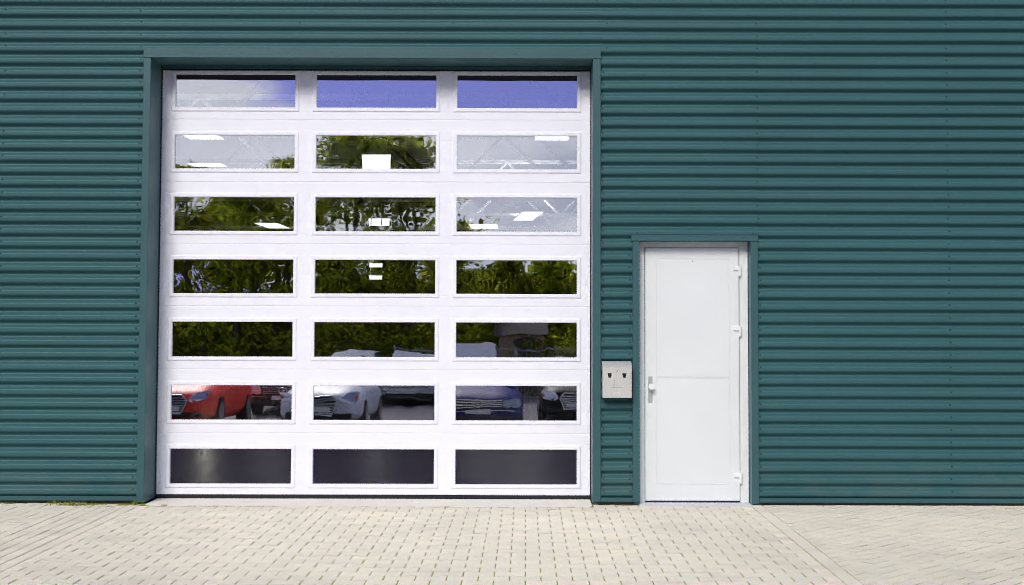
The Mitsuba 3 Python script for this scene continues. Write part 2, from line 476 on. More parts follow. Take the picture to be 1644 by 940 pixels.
# shell behind the cladding
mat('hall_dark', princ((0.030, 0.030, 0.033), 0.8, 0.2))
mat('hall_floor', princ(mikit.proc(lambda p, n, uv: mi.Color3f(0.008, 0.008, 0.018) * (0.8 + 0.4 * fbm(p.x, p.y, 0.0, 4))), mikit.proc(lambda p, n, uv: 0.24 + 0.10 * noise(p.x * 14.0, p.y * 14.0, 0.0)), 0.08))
HX0, HX1, HY1, HZ = -16.0, 9.0, 52.0, 7.2
shell = [cbox(HX0, GX0 - 0.05, 0.09, 0.32, -0.1, HZ, .001), cbox(GX0 - 0.05, GX1 + 0.05, 0.09, 0.32, 4.07, HZ, .001), cbox(GX1 + 0.05, PX0 - 0.05, 0.09, 0.32, -0.1, 4.07, .001),
         cbox(PX0 - 0.05, PX1 + 0.05, 0.09, 0.32, PZ + 0.03, 4.07, .001), cbox(PX1 + 0.05, HX1, 0.09, 0.32, -0.1, 4.07, .001), cbox(GX1 + 0.05, HX1, 0.09, 0.32, 4.07, HZ, .001)]
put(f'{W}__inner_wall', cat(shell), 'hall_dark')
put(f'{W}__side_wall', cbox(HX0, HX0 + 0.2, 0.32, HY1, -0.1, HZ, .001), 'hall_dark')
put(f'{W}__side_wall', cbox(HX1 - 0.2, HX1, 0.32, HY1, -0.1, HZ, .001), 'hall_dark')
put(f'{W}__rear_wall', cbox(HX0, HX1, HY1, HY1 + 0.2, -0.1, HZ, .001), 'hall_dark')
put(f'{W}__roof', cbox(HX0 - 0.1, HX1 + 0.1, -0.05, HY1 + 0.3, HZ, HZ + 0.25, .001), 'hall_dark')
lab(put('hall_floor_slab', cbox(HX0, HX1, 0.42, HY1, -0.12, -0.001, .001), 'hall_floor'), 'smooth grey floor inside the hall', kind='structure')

# ------------------------------------------------------------------ sectional gate
G = 'sectional_gate'
lab(G, 'large white sectional gate with seven rows of three glazed panels', 'gate')
YD = 0.370
joints = [3.992, 3.526, 2.940, 2.359, 1.778, 1.190, 0.602, 0.034]
rows_z = [(3.640, 3.950), (3.064, 3.379), (2.478, 2.797), (1.897, 2.211), (1.307, 1.630), (0.722, 1.043), (0.134, 0.455)]
cols_x = [(-3.289, -2.167), (-1.966, -0.844), (-0.646, 0.478)]
SX0, SX1 = GX0 + 0.006, GX1 - 0.006
for i in range(7):
    zt, zb = joints[i] - 0.0018, joints[i + 1] + 0.0018
    prof2 = [(YD + 0.042, zt), (YD + 0.003, zt), (YD, zt - 0.004)]
    ng = 5
    for k in range(1, ng + 1):
        zc = zt - (zt - zb) * k / (ng + 1)
        prof2 += [(YD, zc + 0.0026), (YD + 0.0019, zc + 0.0008), (YD + 0.0019, zc - 0.0008), (YD, zc - 0.0026)]
    prof2 += [(YD, zb + 0.004), (YD + 0.003, zb), (YD + 0.042, zb)]
    P = np.array(prof2)
    cs = m3.CrossSection([P[::-1] if np.sum(P[:, 0] * np.roll(P[:, 1], -1) - P[:, 1] * np.roll(P[:, 0], -1)) < 0 else P])
    body = cs.extrude(SX1 - SX0)                                     # (y, z) -> extruded along the third axis
    body = body.transform(np.array([[0, 0, 1, SX0], [1, 0, 0, 0], [0, 1, 0, 0]], float))
    rz = rows_z[i]
    for cx in cols_x:
        body = body - m3.Manifold.cube((cx[1] - cx[0] + 0.02, 0.2, rz[1] - rz[0] + 0.02)).translate((cx[0] - 0.01, YD - 0.05, rz[0] - 0.01))
    sec = put(f'{G}__section', tm(body), 'gate_white')
    for j, cx in enumerate(cols_x):
        rect = (cx[0], cx[1], rz[0], rz[1])
        v, f = ring(rect, [(0.0385, YD + 0.004), (0.0375, YD - 0.0040), (0.0310, YD - 0.0120), (0.0035, YD - 0.0120), (0.0, YD - 0.0080), (0.0, YD + 0.030)])
        put(f'{sec}__frame', (v, f), 'gate_frame')
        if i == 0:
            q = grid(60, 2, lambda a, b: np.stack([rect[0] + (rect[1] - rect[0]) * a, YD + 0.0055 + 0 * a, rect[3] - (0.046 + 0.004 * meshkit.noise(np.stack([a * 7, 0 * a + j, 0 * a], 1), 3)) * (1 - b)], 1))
            put(f'{sec}__added_dark_strip', q, 'rubber')  # added black strip with a wavy lower edge, stands for the dark pane top
        sd = 100 + 3 * i + j
        pil = R.uniform(0.4, 1.3) * R.choice((-1, 1, 1))
        tilt = (R.uniform(-0.0012, 0.0012), R.uniform(-0.0012, 0.0012))

        def pane(a, b):
            x, z = rect[0] - 0.003 + (rect[1] - rect[0] + 0.006) * a, rect[2] - 0.003 + (rect[3] - rect[2] + 0.006) * b
            q = np.stack([x * 3.1, z * 4.2, 0 * x + sd], 1)
            h = (meshkit.noise(q, sd) - 0.5) * 0.00062 * (1.0 if i < 4 else 0.6) + (meshkit.noise(q * 3.0 + 5, sd + 1) - 0.5) * 0.00017 + (meshkit.noise(q * 7.5 + 2, sd + 2) - 0.5) * 0.000035
            h = h + pil * 0.00022 * (1 - (2 * a - 1) ** 2) * (1 - (2 * b - 1) ** 2)
            h = h * (0.45, 1.0, 1.0, 1.0, 0.7, 0.38, 0.3)[i]
            return np.stack([x, YD + 0.0095 + h + tilt[0] * (x - rect[0]) + tilt[1] * (z - rect[2]), z], 1)
        v, f = grid(113, 33, pane)
        put(f'{sec}__pane', (v, f), 'clear_glass' if i == 6 else 'coated_glass', True)
for z in joints[1:7]:
    put(f'{G}__joint_backing', cbox(SX0, SX1, YD + 0.0045, YD + 0.03, z - 0.0017, z + 0.0017, 0.0003), 'gate_white')
put(f'{G}__bottom_seal', cbox(SX0, SX1, YD + 0.002, YD + 0.034, -0.001, 0.033, 0.006), 'rubber')
put(f'{G}__side_seal', cbox(GX0, GX0 + 0.0065, YD - 0.02, YD + 0.05, 0.0, 4.03), 'rubber')
put(f'{G}__side_seal', cbox(GX1 - 0.0065, GX1, YD - 0.03, YD + 0.05, 0.0, 4.03), 'rubber')
put(f'{G}__top_seal', cbox(GX0, GX1, YD - 0.002, YD + 0.05, 3.9935, 4.004), 'rubber')
put(f'{W}__flashing', cbox(GX0, GX1, YD - 0.006, YD + 0.05, 4.0045, 4.0355, 0.001), 'teal_trim')

# ------------------------------------------------------------------ side door
D = 'side_door'
lab(D, 'white metal side door with two flat panels, round knob and three hinges', 'door')
YF = 0.135
LX0, LX1, LZ0, LZ1 = 1.0905, 1.951, 0.021, 2.320
v, f = ring((1.086, 1.9555, 0.0, 2.3245), [(0.052, YF + 0.06), (0.052, YF + 0.002), (0.050, YF), (0.0015, YF), (0, YF + 0.0015), (0.0, YF + 0.045)])
v[:, 0] = np.where(v[:, 0] > 1.9556, np.minimum(v[:, 0] * 1.0 + 0.024, 2.034), np.maximum(v[:, 0] - 0.0, 1.032))
v[:, 2] = np.where(v[:, 2] < 0.002, 0.007, np.minimum(v[:, 2], 2.377))
put(f'{D}__frame', (v, f), 'leaf_white')
leaf = m3.Manifold.hull_points(np.array([(x, y, z) for x, sx in ((LX0, 1), (LX1, -1)) for z, sz in ((LZ0, 1), (LZ1, -1)) for x, y, z in ((x, YF + 0.045, z), (x, YF - 0.001, z), (x + sx * 0.003, YF - 0.004, z + sz * 0.003))]))
panels = [(1.191, 1.862, 1.1375, 2.218), (1.191, 1.862, 0.169, 1.1325)]
for a, b, c, d in panels:
    leaf = leaf - m3.Manifold.cube((b - a, 0.05, d - c)).translate((a, YF - 0.0485, c))
put(f'{D}__leaf', tm(leaf), 'leaf_white')
for a, b, c, d in panels:
    put(f'{D}__panel', cbox(a + 0.0025, b - 0.0025, YF - 0.0035, YF + 0.01, c + 0.0025, d - 0.0025, 0.0025), 'leaf_white')
put(f'{D}__drip_rail', cbox(LX0 + 0.003, LX1 - 0.003, YF - 0.0065, YF - 0.003, 0.028, 0.044, 0.0015), 'leaf_white')
for zc in (2.109, 1.559, 0.229):
    h = put(f'{D}__hinge', cat([cyl((1.9585, YF - 0.018, zc - 0.001), (0, 0, 1), 0.0115, 0.094, 20), cbox(1.947, 1.971, YF - 0.012, YF - 0.003, zc - 0.046, zc + 0.044, 0.002)]), 'hinge_white', 40)
    put(f'{h}__plate', cbox(1.896, 1.957, YF - 0.021, YF - 0.004, zc + 0.004, zc + 0.044, 0.004), 'hinge_white')
    put(f'{h}__pin', cyl((1.9585, YF - 0.018, zc - 0.050), (0, 0, 1), 0.007, 0.006, 12), 'satin_metal', 40)
hp = put(f'{D}__handle_plate', cbox(1.1195, 1.1565, YF - 0.013, YF - 0.004, 0.905, 1.147, 0.004), 'satin_metal')
kn = trimesh.creation.revolve(np.array([(0.0, 0.0), (0.011, 0.0), (0.011, 0.034), (0.0245, 0.042), (0.0275, 0.048), (0.0275, 0.060), (0.025, 0.064), (0.0, 0.0655)]), sections=36)
kn.apply_transform(trimesh.transformations.rotation_matrix(math.pi / 2, [1, 0, 0])).apply_translation([1.142, YF - 0.013, 1.054])
put(f'{D}__knob', kn, 'hinge_white', 35)
put(f'{hp}__lock_cylinder', cyl((1.138, YF - 0.0145, 0.972), (0, 1, 0), 0.0085, 0.006, 20), 'satin_metal', 40)
put(f'{hp}__keyhole', cbox(1.1365, 1.1395, YF - 0.0183, YF - 0.017, 0.9665, 0.9775, 0.0004), 'dark_hole')
put(f'{D}__door_viewer', cyl((1.527, YF - 0.005, 2.196), (0, 1, 0), 0.0055, 0.006, 16), 'engraved', 40)
put(f'{D}__bottom_gap', cbox(1.092, 1.95, YF + 0.002, YF + 0.03, 0.0065, 0.020, 0.001), 'rubber')

# ------------------------------------------------------------------ wall ashtray
A = 'wall_ashtray'
lab(A, 'pale grey metal wall ashtray box with two black slots beside the side door', 'ashtray')
ax0, ax1 = 0.6895, 0.9505
cs = m3.CrossSection([np.array([(-0.120, 0.966), (0.006, 0.966), (0.006, 1.276), (-0.120, 1.236)])])
body = cs.extrude(ax1 - ax0 - 0.004).transform(np.array([[0, 0, 1, ax0 + 0.002], [1, 0, 0, 0], [0, 1, 0, 0]], float))
slots = []
for xc in (0.7525, 0.883):
    t = hull([(xc + sx * w, y, z) for sx in (-1, 1) for w, z in ((0.0190, 1.184), (0.0115, 1.142)) for y in (-0.14, -0.085)])
    m_ = m3.Manifold.hull_points(np.array(t.vertices))
    body = body - m_
    slots.append(hull([(xc + sx * w, y, z) for sx in (-1, 1) for w, z in ((0.0188, 1.1835), (0.0113, 1.1425)) for y in (-0.108, -0.09)]))
put(f'{A}__body', tm(body), 'box_metal')
for s in slots: put(f'{A}__slot', s, 'dark_hole')
lid = [(x, y, z) for x in (ax0 - 0.001, ax1 + 0.001) for y, z in ((-0.1235, 1.2435), (-0.1235, 1.2365), (0.006, 1.286), (0.006, 1.279))]
put(f'{A}__lid', hull(lid), 'box_metal')
put(f'{A}__lip', cbox(ax0, ax1, -0.1225, -0.1195, 0.9645, 0.971, 0.001), 'box_metal')
lk = put(f'{A}__lock', cyl((0.818, -0.1215, 1.2045), (0, 1, 0), 0.0085, 0.005, 20), 'satin_metal', 40)
put(f'{lk}__keyhole', cbox(0.8165, 0.8195, -0.1246, -0.1238, 1.199, 1.210, 0.0003), 'dark_hole')
# engraved cigarette mark with its line, and the oval maker's label
mark = cat([bar((0.788, -0.1203, 1.0785), (0.798, -0.1203, 1.110), 0.0013, 6), bar((0.798, -0.1203, 1.112), (0.7945, -0.1203, 1.122), 0.0008, 6), cbox(0.765, 0.872, -0.1208, -0.1195, 1.0525, 1.0553, 0.0003)])
put(f'{A}__mark', mark, 'engraved')
put(f'{A}__mark_dot', cyl((0.7915, -0.1203, 1.0785), (0, 1, 0), 0.0042, 0.0012, 14), 'dark_hole', 40)
ov = tm(m3.Manifold.cylinder(0.0016, 1, 1, 28)).apply_transform(np.diag([0.026, 0.0085, 1, 1])).apply_transform(trimesh.transformations.rotation_matrix(math.pi / 2, [1, 0, 0])).apply_translation([0.8125, -0.1195, 1.0045])
oval = put(f'{A}__label_plate', ov, 'label_white')
put(f'{oval}__lettering', cat([cbox(x - w, x + w, -0.1216, -0.1209, 1.0012, 1.0078, 0.0002) for x, w in ((0.8005, 0.0022), (0.8075, 0.0011), (0.8130, 0.0015), (0.8190, 0.0012), (0.8250, 0.0022))]), 'engraved')

# ------------------------------------------------------------------ weeds along the wall
mat('weed_green', {'type': 'principledthin', 'base_color': mikit.proc(lambda p, n, uv: mix(mi.Color3f(0.24, 0.27, 0.03), mi.Color3f(0.42, 0.37, 0.12), smoothstep(0.4, 0.65, noise(p.x * 40.0, p.y * 40.0, p.z * 30.0)))), 'roughness': 0.6, 'diff_trans': 0.6, 'spec_trans': 0.0}, False)
mat('weed_dry', {'type': 'principledthin', 'base_color': mikit.proc(lambda p, n, uv: mix(mi.Color3f(0.38, 0.30, 0.15), mi.Color3f(0.24, 0.20, 0.06), noise(p.x * 50.0, p.y * 50.0, p.z * 30.0))), 'roughness': 0.7, 'diff_trans': 0.4, 'spec_trans': 0.0}, False)


def blades(x, y, rx, ry, n, h, lean=0.7, w=0.0028):
    V, Fc = [], []
    for _ in range(n):
        a = R.gauss(0, 0.45) * rx
        b = R.gauss(0, 0.45) * ry
        px, py = x + a, y + b
        hh = h * R.uniform(0.4, 1.0)
        th = R.uniform(0, 2 * math.pi)
        ln = hh * lean * R.uniform(0.2, 1.2)
        dx, dy = math.cos(th), math.sin(th)
        wx, wy = -dy * w, dx * w
        k = len(V)
        for t in (0, 0.4, 0.75):
            cx, cy, cz = px + dx * ln * t * t, py + dy * ln * t * t, -0.006 + hh * t * (1 - 0.25 * t)
            ww = 1 - t * 0.6
            V += [(cx - wx * ww, cy - wy * ww, cz), (cx + wx * ww, cy + wy * ww, cz)]
        V.append((px + dx * ln, py + dy * ln, -0.006 + hh * 0.78))
        Fc += [(k, k + 1, k + 3), (k, k + 3, k + 2), (k + 2, k + 3, k + 5), (k + 2, k + 5, k + 4), (k + 4, k + 5, k + 6)]
    return trimesh.Trimesh(np.array(V), np.array(Fc), process=False)


tufts = [(-4.02, -0.11, 0.20, 0.06, 210, 0.055, 'weed_green', 'dense green grass tuft growing at the foot of the left wall'),
         (-4.22, -0.02, 0.05, 0.03, 26, 0.075, 'weed_green', 'thin upright grass tuft just left of the dense wall tuft'),
         (-3.475, -0.10, 0.05, 0.03, 46, 0.070, 'weed_green', 'spiky yellow-green weed at the left foot of the gate surround'),
         (-3.20, -0.15, 0.045, 0.02, 26, 0.040, 'weed_green', 'small green weed before the left end of the gate threshold'),
         (-4.62, -0.02, 0.08, 0.025, 80, 0.030, 'weed_green', 'low green grass tuft at the far left below the wall'),
         (-3.68, -0.22, 0.06, 0.03, 30, 0.025, 'weed_green', 'tiny green weed in the border courses near the wall'),
         (-2.45, -0.16, 0.05, 0.015, 18, 0.022, 'weed_green', 'tiny weed at the front edge of the gate threshold'),
         (4.30, -0.16, 0.22, 0.04, 70, 0.022, 'weed_dry', 'flat dry weed at the far right before the wall'),
         (1.86, -0.55, 0.13, 0.03, 50, 0.016, 'weed_dry', 'flat brownish weed in the joints right of the side door'),
         (1.55, -0.12, 0.10, 0.02, 40, 0.018, 'weed_dry', 'dry weed before the side door threshold'),
         (0.52, -0.36, 0.14, 0.03, 60, 0.018, 'weed_dry', 'dry straw-coloured weed by the right end of the gate'),
         (0.20, -0.30, 0.10, 0.02, 40, 0.016, 'weed_dry', 'dry weed in a joint before the right gate panes')]
for x, y, rx, ry, n, h, b, t in tufts[:7]:
    lab(put('weed', blades(x, y, rx, ry, n, h), b), t, 'weed', 'weeds along the foot of the wall')
deb = [blades(*q[:6], 1.4) for q in tufts[7:]]
for _ in range(150):
    x = R.choice((R.uniform(-4.9, -3.5), R.uniform(-3.4, -2.2), R.uniform(-3.4, 0.6), R.uniform(0.62, 1.02), R.uniform(2.1, 4.9)))
    y = -0.01 - abs(R.gauss(0, 0.035)) if (x < -3.45 or x > 0.61) else -0.13 - abs(R.gauss(0, 0.035))
    deb.append(blades(x, y, 0.06, 0.012, R.randint(3, 9), R.uniform(0.008, 0.028), 1.6, 0.0022))
lab(put('dry_grass', cat(deb), 'weed_dry'), 'scattered dry grass and litter along the base of the wall', 'grass', kind='stuff')

# ------------------------------------------------------------------ inside the hall: trusses and lamps seen through the panes
mat('truss_grey', princ((0.16, 0.16, 0.16), 0.6, 0.3))
mat('truss_white', princ((0.72, 0.72, 0.68), 0.6, 0.3))
mat('black_plastic', princ((0.014, 0.014, 0.015), 0.45, 0.4))
mat('lamp_case', princ((0.6, 0.6, 0.6), 0.5, 0.3))
TRUSS_Y = [5.6, 11.6, 17.6, 23.6, 29.6, 35.6, 43.0]
for ti, ty in enumerate(TRUSS_Y):
    t = numbered('roof_truss')
    zb, zt = 5.0, 6.7
    put(f'{t}__bottom_chord', cbox(HX0 + 0.2, HX1 - 0.2, ty - 0.05, ty + 0.05, zb - 0.06, zb + 0.06, 0.005), 'truss_grey' if ti == 0 else 'truss_white')
    put(f'{t}__top_chord', cbox(HX0 + 0.2, HX1 - 0.2, ty - 0.05, ty + 0.05, zt - 0.06, zt + 0.06, 0.005), 'truss_grey' if ti == 0 else 'truss_white')
    x = -12.5
    s = 1
    while x < 5:
        a, b = (x, ty, zb if s > 0 else zt), (x + 1.7, ty, zt if s > 0 else zb)
        put(f'{t}__brace', bar(a, b, 0.03 if ti == 0 else 0.045, 4), 'truss_grey' if ti == 0 else 'truss_white')
        x += 1.7
        s = -s
    lab(t, ['grey lattice roof truss nearest the gate, seen through the panes', 'second white roof truss behind the gate panes', 'third white roof truss from the gate inside the hall', 'fourth white roof truss from the gate inside the hall',
            'fifth white roof truss from the gate inside the hall', 'sixth white roof truss from the gate inside the hall', 'farthest white roof truss deep inside the hall'][ti], 'roof truss', 'roof trusses inside the hall')
LAMP = {'type': 'area', 'radiance': rgb(0.95, 0.95, 0.95)}
ADDED_UPLIGHT = {'type': 'area', 'radiance': rgb(10.0, 10.0, 10.0)}  # added emitter for the lamp tops, only there to brighten the trusses
lamps = [(0.06, 40.6, 0.62, 3.4, 'slanted bright ceiling lamp in the third row of the right panes'), (-1.45, 45.0, 0.95, 2.2, 'low bright ceiling lamp left of the slanted one in the right panes'),
         (-8.75, 45.0, 0.80, 2.6, 'bright ceiling lamp in the third row of the left panes'), (-5.75, 22.6, 0.62, 1.6, 'bright ceiling lamp at the top of the second left pane'),
         (0.46, 22.6, 0.60, 1.6, 'bright ceiling lamp at the top of the second right pane'), (-6.7, 27.3, 0.7, 0.6, 'dim ceiling lamp low in the second left pane')]
for x, t, w, l, text in lamps:
    y, z = t - DIST, 4.9
    k = numbered('ceiling_lamp')
    put(f'{k}__housing', cbox(x - w / 2 + 0.03, x + w / 2 - 0.03, y - l / 2 - 0.03, y + l / 2 + 0.03, z + 0.003, z + 0.05, 0.004), 'lamp_case')
    skew = 0.16 if text.startswith('slanted') else 0.0
    v = np.array([(x + sx * w / 2 - sy * skew, y + sy * l / 2, zz) for zz in (z, z + 0.054) for sx, sy in ((-1, -1), (1, -1), (1, 1), (-1, 1))])
    put(f'{k}__diffuser', (v[:4], np.array([(0, 2, 1), (0, 3, 2)])), 'lamp_case', emitter=LAMP)
    if t > 26: put(f'{k}__added_uplight', (v[4:], np.array([(0, 1, 2), (0, 2, 3)])), 'lamp_case', emitter=ADDED_UPLIGHT)  # added glowing top face, throws fill light on the trusses
    lab(k, text, 'lamp', 'ceiling lamps inside the hall')
for x, t, z, w, h, text in ((-3.09, 26.8, 4.91, 0.60, 0.31, 'large bright white light box in the second middle pane'), (-4.90, 43.5, 4.92, 0.70, 0.25, 'bright white light box in the third middle pane'),
                            (-4.90, 42.6, 3.44, 0.44, 0.13, 'upper small light box in the fourth middle pane'), (-4.90, 42.6, 3.04, 0.42, 0.13, 'lower small light box in the fourth middle pane')):
    y = t - DIST
    k = numbered('light_box')
    put(f'{k}__housing', cbox(x - w / 2 - 0.02, x + w / 2 + 0.02, y + 0.003, y + 0.09, z - h / 2 - 0.02, z + h / 2 + 0.02, 0.004), 'lamp_case')
    v = np.array([(x - w * 0.48, y, z - h / 2), (x + w * 0.48, y, z - h / 2), (x + w / 2, y, z + h / 2), (x - w / 2, y, z + h / 2)])
    put(f'{k}__face', (v, np.array([(0, 1, 2), (0, 2, 3)])), 'lamp_case', emitter=LAMP)
    put(f'{k}__hanger', cat([bar((x + q * w * 0.4, y + 0.05, z + h / 2), (x + q * w * 0.4, y + 0.05, 6.9), 0.01, 6) for q in (-1, 1)]), 'lamp_case')
    lab(k, text, 'lamp', 'light boxes hanging in the hall')

k = 'work_lamp'
wy, wx = 30.0 - DIST, -7.3
put(f'{k}__stand', cat([bar((wx, wy + 0.06, 0.3), (wx, wy + 0.06, 1.65), 0.02, 8)] + [bar((wx, wy + 0.06, 0.45), (wx + 0.35 * math.cos(a), wy + 0.06 + 0.35 * math.sin(a), 0.0), 0.014, 8) for a in (0.5, 2.6, 4.7)]), 'black_plastic')
put(f'{k}__housing', cbox(wx - 0.16, wx + 0.16, wy + 0.003, wy + 0.1, 1.66, 2.12, 0.01), 'lamp_case')
v = np.array([(wx - 0.09, wy, 1.68), (wx + 0.09, wy, 1.68), (wx + 0.09, wy, 2.10), (wx - 0.09, wy, 2.10)])
put(f'{k}__face', (v, np.array([(0, 1, 2), (0, 2, 3)])), 'lamp_case', emitter={'type': 'area', 'radiance': rgb(3.2, 3.1, 2.6)})
lab(k, 'work lamp on a tripod inside the hall throwing a pale streak on the floor', 'lamp')

# ------------------------------------------------------------------ the yard behind the camera, seen reflected in the panes
mat('tyre', princ((0.015, 0.015, 0.016), 0.8, 0.2))
mat('alloy', princ((0.55, 0.55, 0.56), 0.3, 0.5, 0.8))
mat('chrome', princ((0.80, 0.80, 0.80), 0.15, 0.5, 1.0))
mat('car_glass', princ((0.012, 0.014, 0.016), 0.12, 0.35))
mat('black_plastic', princ((0.014, 0.014, 0.015), 0.45, 0.4))
mat('headlamp', princ((0.55, 0.57, 0.66), 0.12, 0.8, 0.4))
mat('indicator', princ((0.75, 0.16, 0.02), 0.3, 0.5))
mat('plate_white', princ((0.72, 0.72, 0.68), 0.4, 0.4))
for nm, c in dict(red=(0.80, 0.045, 0.020), silver=(0.66, 0.67, 0.70), navy=(0.018, 0.016, 0.15), black=(0.010, 0.010, 0.012), white=(0.76, 0.76, 0.78)).items():
    mat('paint_' + nm, princ(c, 0.42, 0.22, 0.0, clearcoat=0.12, clearcoat_gloss=0.9) if nm not in ('navy', 'black') else princ(c, 0.5, 0.08))


def car(x, yf, paint, label, style='hex', tall=1.45, length=4.5, width=1.80, rot=0.0):
    """A parked car, its front at (x, yf) facing the hall."""
    k = numbered('parked_car')
    lab(k, label, 'car')
    zg = yard_z(yf - 1.5)
    slope = (yard_z(yf) - yard_z(yf - 3)) / 3
    tw = T().translate([x, yf, zg]).rotate([0, 0, 1], rot).rotate([1, 0, 0], math.degrees(math.atan(slope)))
    M = dict(to_world=tw)
    w = width / 2
    # lower body: stations (y from the nose, half width, bottom, belt, nose round)
    st = [(0.0, w * 0.70, 0.30, 0.66), (-0.06, w * 0.84, 0.22, 0.72), (-0.22, w * 0.94, 0.19, 0.80), (-0.55, w * 0.985, 0.18, 0.88), (-1.25, w, 0.18, 0.98), (-2.4, w, 0.18, 1.00), (-3.6, w * 0.99, 0.18, 1.02), (-4.2, w * 0.95, 0.22, 1.0), (-length + 0.06, w * 0.86, 0.26, 0.94), (-length, w * 0.76, 0.34, 0.84)]
    m = 20
    V = []
    for y, hw, zb, zt in st:
        for q in range(m):
            a = 2 * math.pi * (q + 0.5) / m
            cx_, cz_ = math.cos(a), math.sin(a)
            px = hw * math.copysign(abs(cx_) ** 0.42, cx_)
            e = 0.50
            pz = (zb + zt) / 2 + (zt - zb) / 2 * math.copysign(abs(cz_) ** e, cz_)
            if pz > zt - 0.22: px *= 1 - 0.16 * (pz - (zt - 0.22)) / 0.22
            V.append((px, y, pz))
    Fq = []
    for s in range(len(st) - 1):
        for q in range(m):
            j = (q + 1) % m
            Fq.append((s * m + q, s * m + j, (s + 1) * m + j, (s + 1) * m + q))
    tri = []
    for q in Fq: tri += [(q[0], q[1], q[2]), (q[0], q[2], q[3])]
    for s0, rev in ((0, False), ((len(st) - 1) * m, True)):
        for q in range(1, m - 1): tri.append((s0, s0 + q + 1, s0 + q) if rev else (s0, s0 + q, s0 + q + 1))
    lower = trimesh.Trimesh(np.array(V), np.array(tri), process=False)
    lower.fix_normals()
    put(f'{k}__body', lower, paint, 50, **M)
    zr = tall
    roof = hull([(sx * w * a, y, z) for sx in (-1, 1) for a, y, z in ((0.84, -1.25, 0.95), (0.70, -2.15, zr - 0.06), (0.60, -2.20, zr), (0.60, -3.2, zr), (0.69, -3.3, zr - 0.07), (0.84, -4.15, 0.97))])
    put(f'{k}__roof', roof, paint, 30, **M)

    def quad(p, off):
        p = np.array(p, float)
        nrm = np.cross(p[1] - p[0], p[2] - p[0])
        nrm /= np.linalg.norm(nrm)
        a = p + nrm * off
        return trimesh.Trimesh(np.vstack([a, p - nrm * 0.01]), [(0, 1, 2), (0, 2, 3), (0, 4, 5), (0, 5, 1), (1, 5, 6), (1, 6, 2), (2, 6, 7), (2, 7, 3), (3, 7, 4), (3, 4, 0)], process=False)
    t0, t1 = 0.07, 0.93
    lo, hi = np.array([0.84 * w, -1.25, 0.95]), np.array([0.70 * w, -2.15, zr - 0.06])
    A_, B_ = lo + (hi - lo) * 0.06, lo + (hi - lo) * 0.95
    ws = quad([(-A_[0] * .94, A_[1], A_[2]), (A_[0] * .94, A_[1], A_[2]), (B_[0] * .93, B_[1], B_[2]), (-B_[0] * .93, B_[1], B_[2])], 0.006)
    put(f'{k}__windscreen', ws, 'car_glass', False, **M)
    for sx in (-1, 1):
        pts = [(sx * w * .815, -1.55, 1.02), (sx * w * .815, -3.75, 1.03), (sx * w * .70, -3.25, zr - .10), (sx * w * .705, -2.2, zr - .10)]
        g = hull([(p[0] + d, p[1], p[2]) for p in pts for d in (-0.012 * sx, 0.020 * sx)])
        put(f'{k}__side_window', g, 'car_glass', False, **M)
        put(f'{k}__mirror', hull([(sx * (w + a), y, z) for a in (-0.03, 0.15) for y in (-1.52, -1.62) for z in (0.98, 1.10)]), paint, 30, **M)
    for sx in (-1, 1):
        for wy in (-0.92, -3.55):
            wh = put(f'{k}__wheel', cyl((sx * (w - 0.10), wy, 0.31), (1, 0, 0), 0.315, 0.21, 28), 'tyre', 40, **M)
            put(f'{wh}__rim', cyl((sx * (w + 0.006), wy, 0.31), (1, 0, 0), 0.215, 0.02, 20), 'alloy', 40, **M)
    put(f'{k}__intake', cbox(-w * 0.78, w * 0.78, -0.06, 0.012, 0.25, 0.37, 0.02), 'black_plastic', **M)
    if style == 'hex':
        hexg = [(-0.30, 0.70), (0.30, 0.70), (0.40, 0.60), (0.29, 0.33), (-0.29, 0.33), (-0.40, 0.60)]
        g = put(f'{k}__grille', hull([(a, y, z) for a, z in hexg for y in (-0.12, 0.022)]), 'black_plastic', **M)
        put(f'{g}__surround', cat([bar((a[0] * 1.02, 0.024, a[1]), (b[0] * 1.02, 0.024, b[1]), 0.016, 8) for a, b in zip(hexg, hexg[1:] + hexg[:1])]), 'chrome', True, **M)
        for q in range(7):
            z = 0.365 + q * 0.047
            hw = np.interp(z, [0.33, 0.60, 0.70], [0.28, 0.385, 0.29])
            put(f'{g}__slat', cbox(-hw, hw, 0.015, 0.034, z - 0.010, z + 0.010, 0.004), 'chrome', **M)
        for sx in (-1, 1):
            h = put(f'{k}__headlight', hull([(sx * a, y, z) for a, y, z in ((0.47, 0.004, 0.575), (0.47, -0.10, 0.70), (0.44, 0.006, 0.63), (0.80, -0.10, 0.60), (0.85, -0.20, 0.765), (0.80, -0.20, 0.785), (0.60, -0.09, 0.735), (0.55, -0.01, 0.55))]).apply_translation([0, 0.012, 0]), 'headlamp', 20, **M)
            put(f'{h}__indicator', cbox(sx * 0.80 - 0.025, sx * 0.80 + 0.025, -0.15, -0.09, 0.64, 0.72, 0.01), 'indicator', **M)
    else:
        g = put(f'{k}__grille', hull([(a, y, z) for a, z in ((-0.52, 0.69), (0.52, 0.69), (0.47, 0.52), (-0.47, 0.52)) for y in (-0.10, 0.016)]), 'black_plastic', **M)
        for q in range(4):
            put(f'{g}__slat', cbox(-0.50, 0.50, 0.01, 0.030, 0.540 + q * 0.045 - 0.008, 0.540 + q * 0.045 + 0.008, 0.004), 'chrome', **M)
        em = trimesh.creation.torus(0.085, 0.010, major_sections=28, minor_sections=8).apply_transform(trimesh.transformations.rotation_matrix(math.pi / 2, [1, 0, 0])).apply_translation([0, 0.040, 0.605])
        sp = [bar((0, 0.040, 0.605), (0.085 * math.sin(a), 0.040, 0.605 + 0.085 * math.cos(a)), 0.010, 6, 0.004) for a in (0, 2 * math.pi / 3, 4 * math.pi / 3)]
        put(f'{g}__emblem', cat([em] + sp), 'chrome', True, **M)
